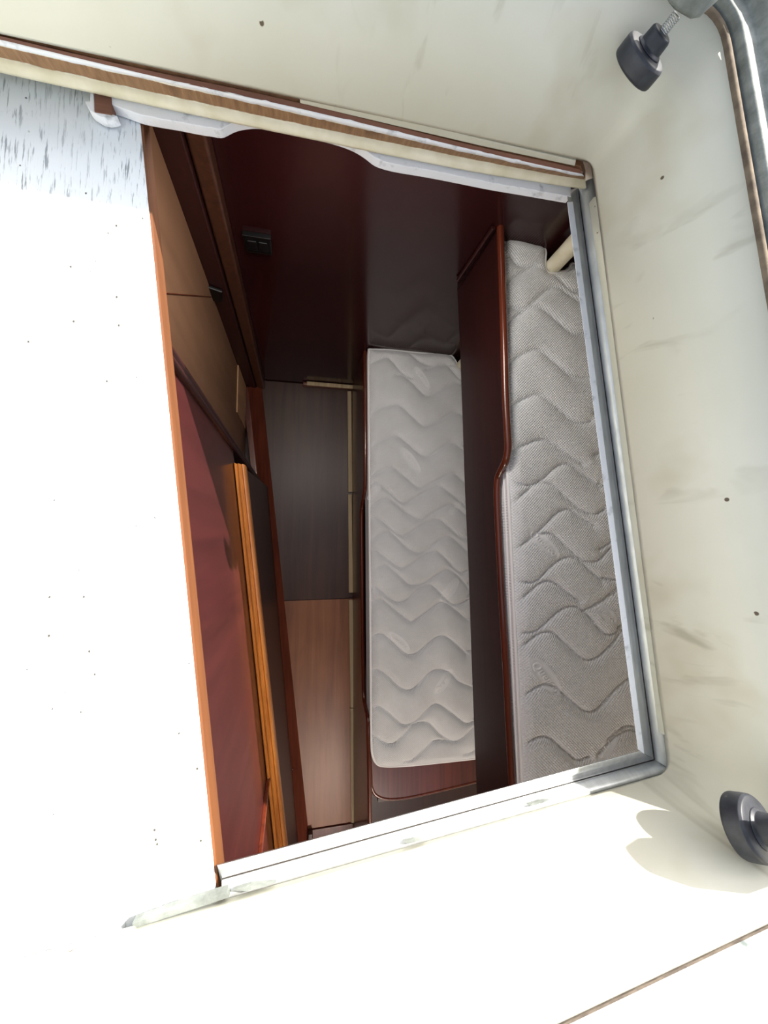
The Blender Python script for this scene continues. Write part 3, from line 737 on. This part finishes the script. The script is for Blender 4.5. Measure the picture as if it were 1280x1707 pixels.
# ---------------------------------------------------------------- scalloped panel under the header
SB = [(188, 190), (215, 199), (240, 208), (270, 214), (300, 219), (330, 225), (355, 229), (370, 231), (380, 227), (392, 221), (408, 217), (430, 215.5), (455, 219), (480, 224), (512, 231), (542, 238), (570, 246), (590, 254), (608, 265), (622, 276), (636, 282), (660, 288), (708, 296), (760, 306), (815, 317), (880, 328), (943, 339)]
DP = .501; DP2 = .515
lowl = resample(smoothline([U(x, y, DP2) for x, y in SB], 5), 140)
upl = []
for p in lowl:
    upl.append(Vector((p.x, p.y, H0-DP))+Vector((0, random.uniform(-.0006, .0006), 0)))
topl = [Vector((p.x, R_[4][0].y, H0-DP)) for p in lowl]
a0, a1 = U(185, 155, DP), U(955, 305, DP)
topl = [Vector((p.x, a0.y+(a1.y-a0.y)*(p.x-a0.x)/(a1.x-a0.x)+.03, H0-DP)) for p in lowl]
mid_ = [p.lerp(q, .3)+Vector((0, 0, .0)) for p, q in zip(upl, topl)]
for i, p in enumerate(upl):
    p.z -= .0015
sv = thing('scalloped_panel', 'white painted panel with a curved scalloped lower edge beneath the header beam', 'panel', U(640, 280, DP))
bm = loft([topl, [p.lerp(q, .88) for p, q in zip(topl, upl)], upl, lowl, [Vector((q.x, q.y, p.z)) for p, q in zip(lowl, topl)]], cyc=True, caps=True)
obj('board', bm, 'white_paint', sv, bevel=.0008, ang=30)
bp = [U(157, 138, DP), U(184, 140, DP), U(187, 191, DP), U(157, 186, DP)]
tag(obj('bare_wood_block', prism(bp, (0, 0, -.013)), 'groove_wood', sv, bevel=.001), 'bare brown block of wood left unpainted')
# ragged filler beside the block
fp = [U(x, y, .502) for x, y in ((141, 168), (146, 178), (150, 184), (158, 189), (168, 195), (178, 197), (188, 196), (196, 193), (188, 190), (170, 186), (158, 184), (156, 150), (150, 150), (149, 168))]
obj('ragged_filler', prism(fp, (0, 0, -.012)), 'white_paint', sv, bevel=.0012)

# ---------------------------------------------------------------- white sliding panel on the left
DT = .5165; DB = .556
sp_ = thing('sliding_panel', 'white painted plywood sliding panel with an orange brown wood edge', 'panel', U(150, 800, DT))
TR = U(239, 160, DT); TRr = U(238, 206, DT)
BRr = U(361, 1443, DT)
dirp = (BRr-TRr).normalized(); TRx = TRr-dirp*.05; 
BRx = BRr+dirp*.07
TLx = U(-420, 30, DT); BLx = U(-420, 1800, DT)
pl = [TLx, TRx, BRx, BLx]
nrmP = Vector((dirp.y, -dirp.x, 0));  nrmP = nrmP if nrmP.x < 0 else -nrmP      # towards the left
obj('board', prism([TLx, TRx+nrmP*.003, BRx+nrmP*.003, BLx], (0, 0, -.004)), 'white_ply', sp_, bevel=.0012)
# edge lipping: follows lower line measured from the picture
e1 = U(251, 230, DB); e2 = U(374, 1436, DB); de = (e2-e1).normalized(); e1 = e1-de*.06; e2 = e2+de*.03
tA, tB = TRx+Vector((0, 0, -.001)), BRx+Vector((0, 0, -.001))
ep = [tA, tA+Vector((0, 0, -.004)), e1, e1+nrmP*.02, tA+nrmP*.02+Vector((0, 0, -.004)), tA+nrmP*.004]
eq = [tB, tB+Vector((0, 0, -.004)), e2, e2+nrmP*.02, tB+nrmP*.02+Vector((0, 0, -.004)), tB+nrmP*.004]
tag(obj('edge_lipping', loft([ep, eq], closed=True, caps=True), 'edge_wood', sp_), 'orange brown bare wood edge')
obj('under_board', prism([TLx+Vector((0, 0, -.0045)), tA+nrmP*.022+Vector((0, 0, -.0035)), tB+nrmP*.022+Vector((0, 0, -.0035)), BLx+Vector((0, 0, -.0045))], (0, 0, -.02)), 'tan_panel', sp_)

# ---------------------------------------------------------------- aluminium channels, right and bottom
def channel(name, parent, S, T):
    """S and T: profile stations (px, py, D) at the two ends"""
    A = [U(*p) for p in S]; B = [U(*p) for p in T]
    def round_(P):          # turn the ridge (points 4..7) into a half round
        out = P[:4]; a, b = P[4], P[7]
        for k in range(9):
            th = math.pi*k/8; c = a.lerp(b, .5-.5*math.cos(th)); hgt = (P[5].z-a.z)
            out.append(Vector((c.x, c.y, a.lerp(b, .5-.5*math.cos(th)).z+hgt*math.sin(th))))
        return out+P[8:]
    A, B = round_(A), round_(B)
    rows = [[a.lerp(b, k/6) for a, b in zip(A, B)] for k in range(7)]
    return obj(name, loft(rows, closed=True, caps=True), 'aluminium', parent, bevel=.0006, ang=50)
ch = thing('track_frame', 'silver aluminium track frame along the right and bottom of the opening', 'track', U(1085, 1262, .5))
#          inner low        inner top       edge top       flat start      groove          ridge top(2)                 ridge outer     outer low
S = [(944, 318, .520), (944, 318, .503), (952, 318, .503), (954, 318, .510), (963, 313, .511), (964, 313, .495), (980, 313, .495), (988, 310, .508), (988, 310, .530)]
T = [(1068, 1250, .520), (1066, 1251, .503), (1075, 1257, .503), (1077, 1259, .510), (1090, 1266, .511), (1095, 1270, .495), (1104, 1276, .495), (1111, 1281, .508), (1111, 1281, .530)]
T2 = [(x+.8, y+.6, d) for x, y, d in T]
channel('upright_channel', ch, S, [(x, y-.7, d) for x, y, d in T])
S2 = [(361, 1441, .520), (362, 1443, .503), (366, 1451, .503), (366, 1453, .510), (370, 1464, .511), (373, 1470, .500), (376, 1482, .500), (380, 1493, .508), (380, 1495, .530)]
def ext(P, Q, s): return [(p[0]+(p[0]-q[0])*s, p[1]+(p[1]-q[1])*s, p[2]) for p, q in zip(P, Q)]
channel('sill_channel', ch, ext(S2, T2, .0), T2)
# part of the sill that carries on under the sliding panel
S3 = ext(S2, T2, .9)
lo_ = [3, 4, 5, 6, 7, 8]
for (a_, b_) in (((963, 313), (1090, 1266)), ((1090, 1266), (370, 1464.5))):
    a_, b_ = U(a_[0], a_[1], .5095), U(b_[0], b_[1], .5095); d_ = (b_-a_).normalized(); n_ = Vector((-d_.y, d_.x, 0))*.0005
    obj('slot', prism([a_-n_, b_-n_, b_+n_, a_+n_], (0, 0, .0012)), 'dark_gap', ch)
obj('inner_lip', loft([[U(1063, 1249, .503), U(1074, 1257, .502), U(1074, 1257, .506), U(1063, 1249, .507)], [U(945, 337, .503), U(955, 336, .502), U(955, 336, .506), U(945, 337, .507)]], closed=True, caps=True), 'white_paint', ch, bevel=.0006)
obj('sill_strip', prism([U(220, 1541, .490), U(300, 1511, .490), U(378, 1487, .490), U(382, 1496, .490), U(300, 1523, .490), U(228, 1546, .490)], (0, 0, -.01)), 'cast_aluminium', ch)
for pts_ in (((388, 1484), (418, 1474), (460, 1471), (436, 1479), (410, 1486)), ((672, 1403), (690, 1399), (712, 1397), (698, 1402), (680, 1406)), ((880, 1342), (898, 1336), (916, 1334), (904, 1339), (888, 1343))):
    obj('bare_patch', prism([U(x, y, .4905) for x, y in pts_], (0, 0, -.004)), 'cast_aluminium', ch)

# ---------------------------------------------------------------- rubber buffers
def buffer_(label, A, B, rad, stud_from):
    A, B, S_ = Vector(A), Vector(B), Vector(stud_from)
    ax = (B-A).normalized(); L = (B-A).length
    r = thing('rubber_buffer', label, 'buffer', B, 'rubber hatch buffers')
    hd = rad*.72
    obj('neck', lathe(A, ax, [(0, rad*.30), (.0008, rad*.42), (.003, rad*.47), (L-hd*.5-.003, rad*.50), (L-hd*.5-.001, rad*.60), (L-hd*.5, rad*.60)], 36), 'black_rubber', r, smooth=False, bevel=.0008)
    obj('disc', lathe(B-ax*hd*.5, ax, [(0, rad*.55), (.0, rad*.80), (.001, rad*.93), (.0035, rad*.99), (hd*.5, rad), (hd-.003, rad*1.0), (hd-.001, rad*.97), (hd, rad*.88), (hd, rad*.3)], 48), 'black_rubber', r, bevel=.0006, ang=25)
    prof = []; n_ = 12; L2 = (A-S_).length+.008
    for k in range(n_+1):
        for dd, rr in ((0, .0044), (.35, .0055), (.65, .0055)):
            h = (k+dd)*L2/(n_+1); prof.append((h, rr))
    obj('threaded_stud', lathe(S_, ax, prof, 16), 'steel', r, smooth=True)
    return r
A = U(1106, 52, .308); B = U(1066, 102, .333)
ax = (B-A).normalized()
buffer_('black rubber buffer on a threaded stud at the top right corner', A, B, .0285, A-ax*.014)
A = U(1306, 1388, .325); B = U(1248, 1378, .352); ax = (B-A).normalized()
buffer_('black rubber buffer at the right edge above the sunlit sill', A, B, .0315, A-ax*.016)

# ---------------------------------------------------------------- housings of the added fill lamps
for (lp_, ld_, le_, lc_), lab in zip(FILL_LAMPS, ('slim white fill lamp added under the deckhead by the fore bulkhead', 'slim white fill lamp added under the deckhead aft of the hatch')):
    t_ = thing('fill_lamp', lab, 'lamp', (lp_[0], lp_[1], ZC), 'added fill lamps')
    obj('housing', box((lp_[0]-.23, lp_[1]-.045, ZC-.016), (lp_[0]+.23, lp_[1]+.045, ZC)), 'white_paint', t_, bevel=.004)
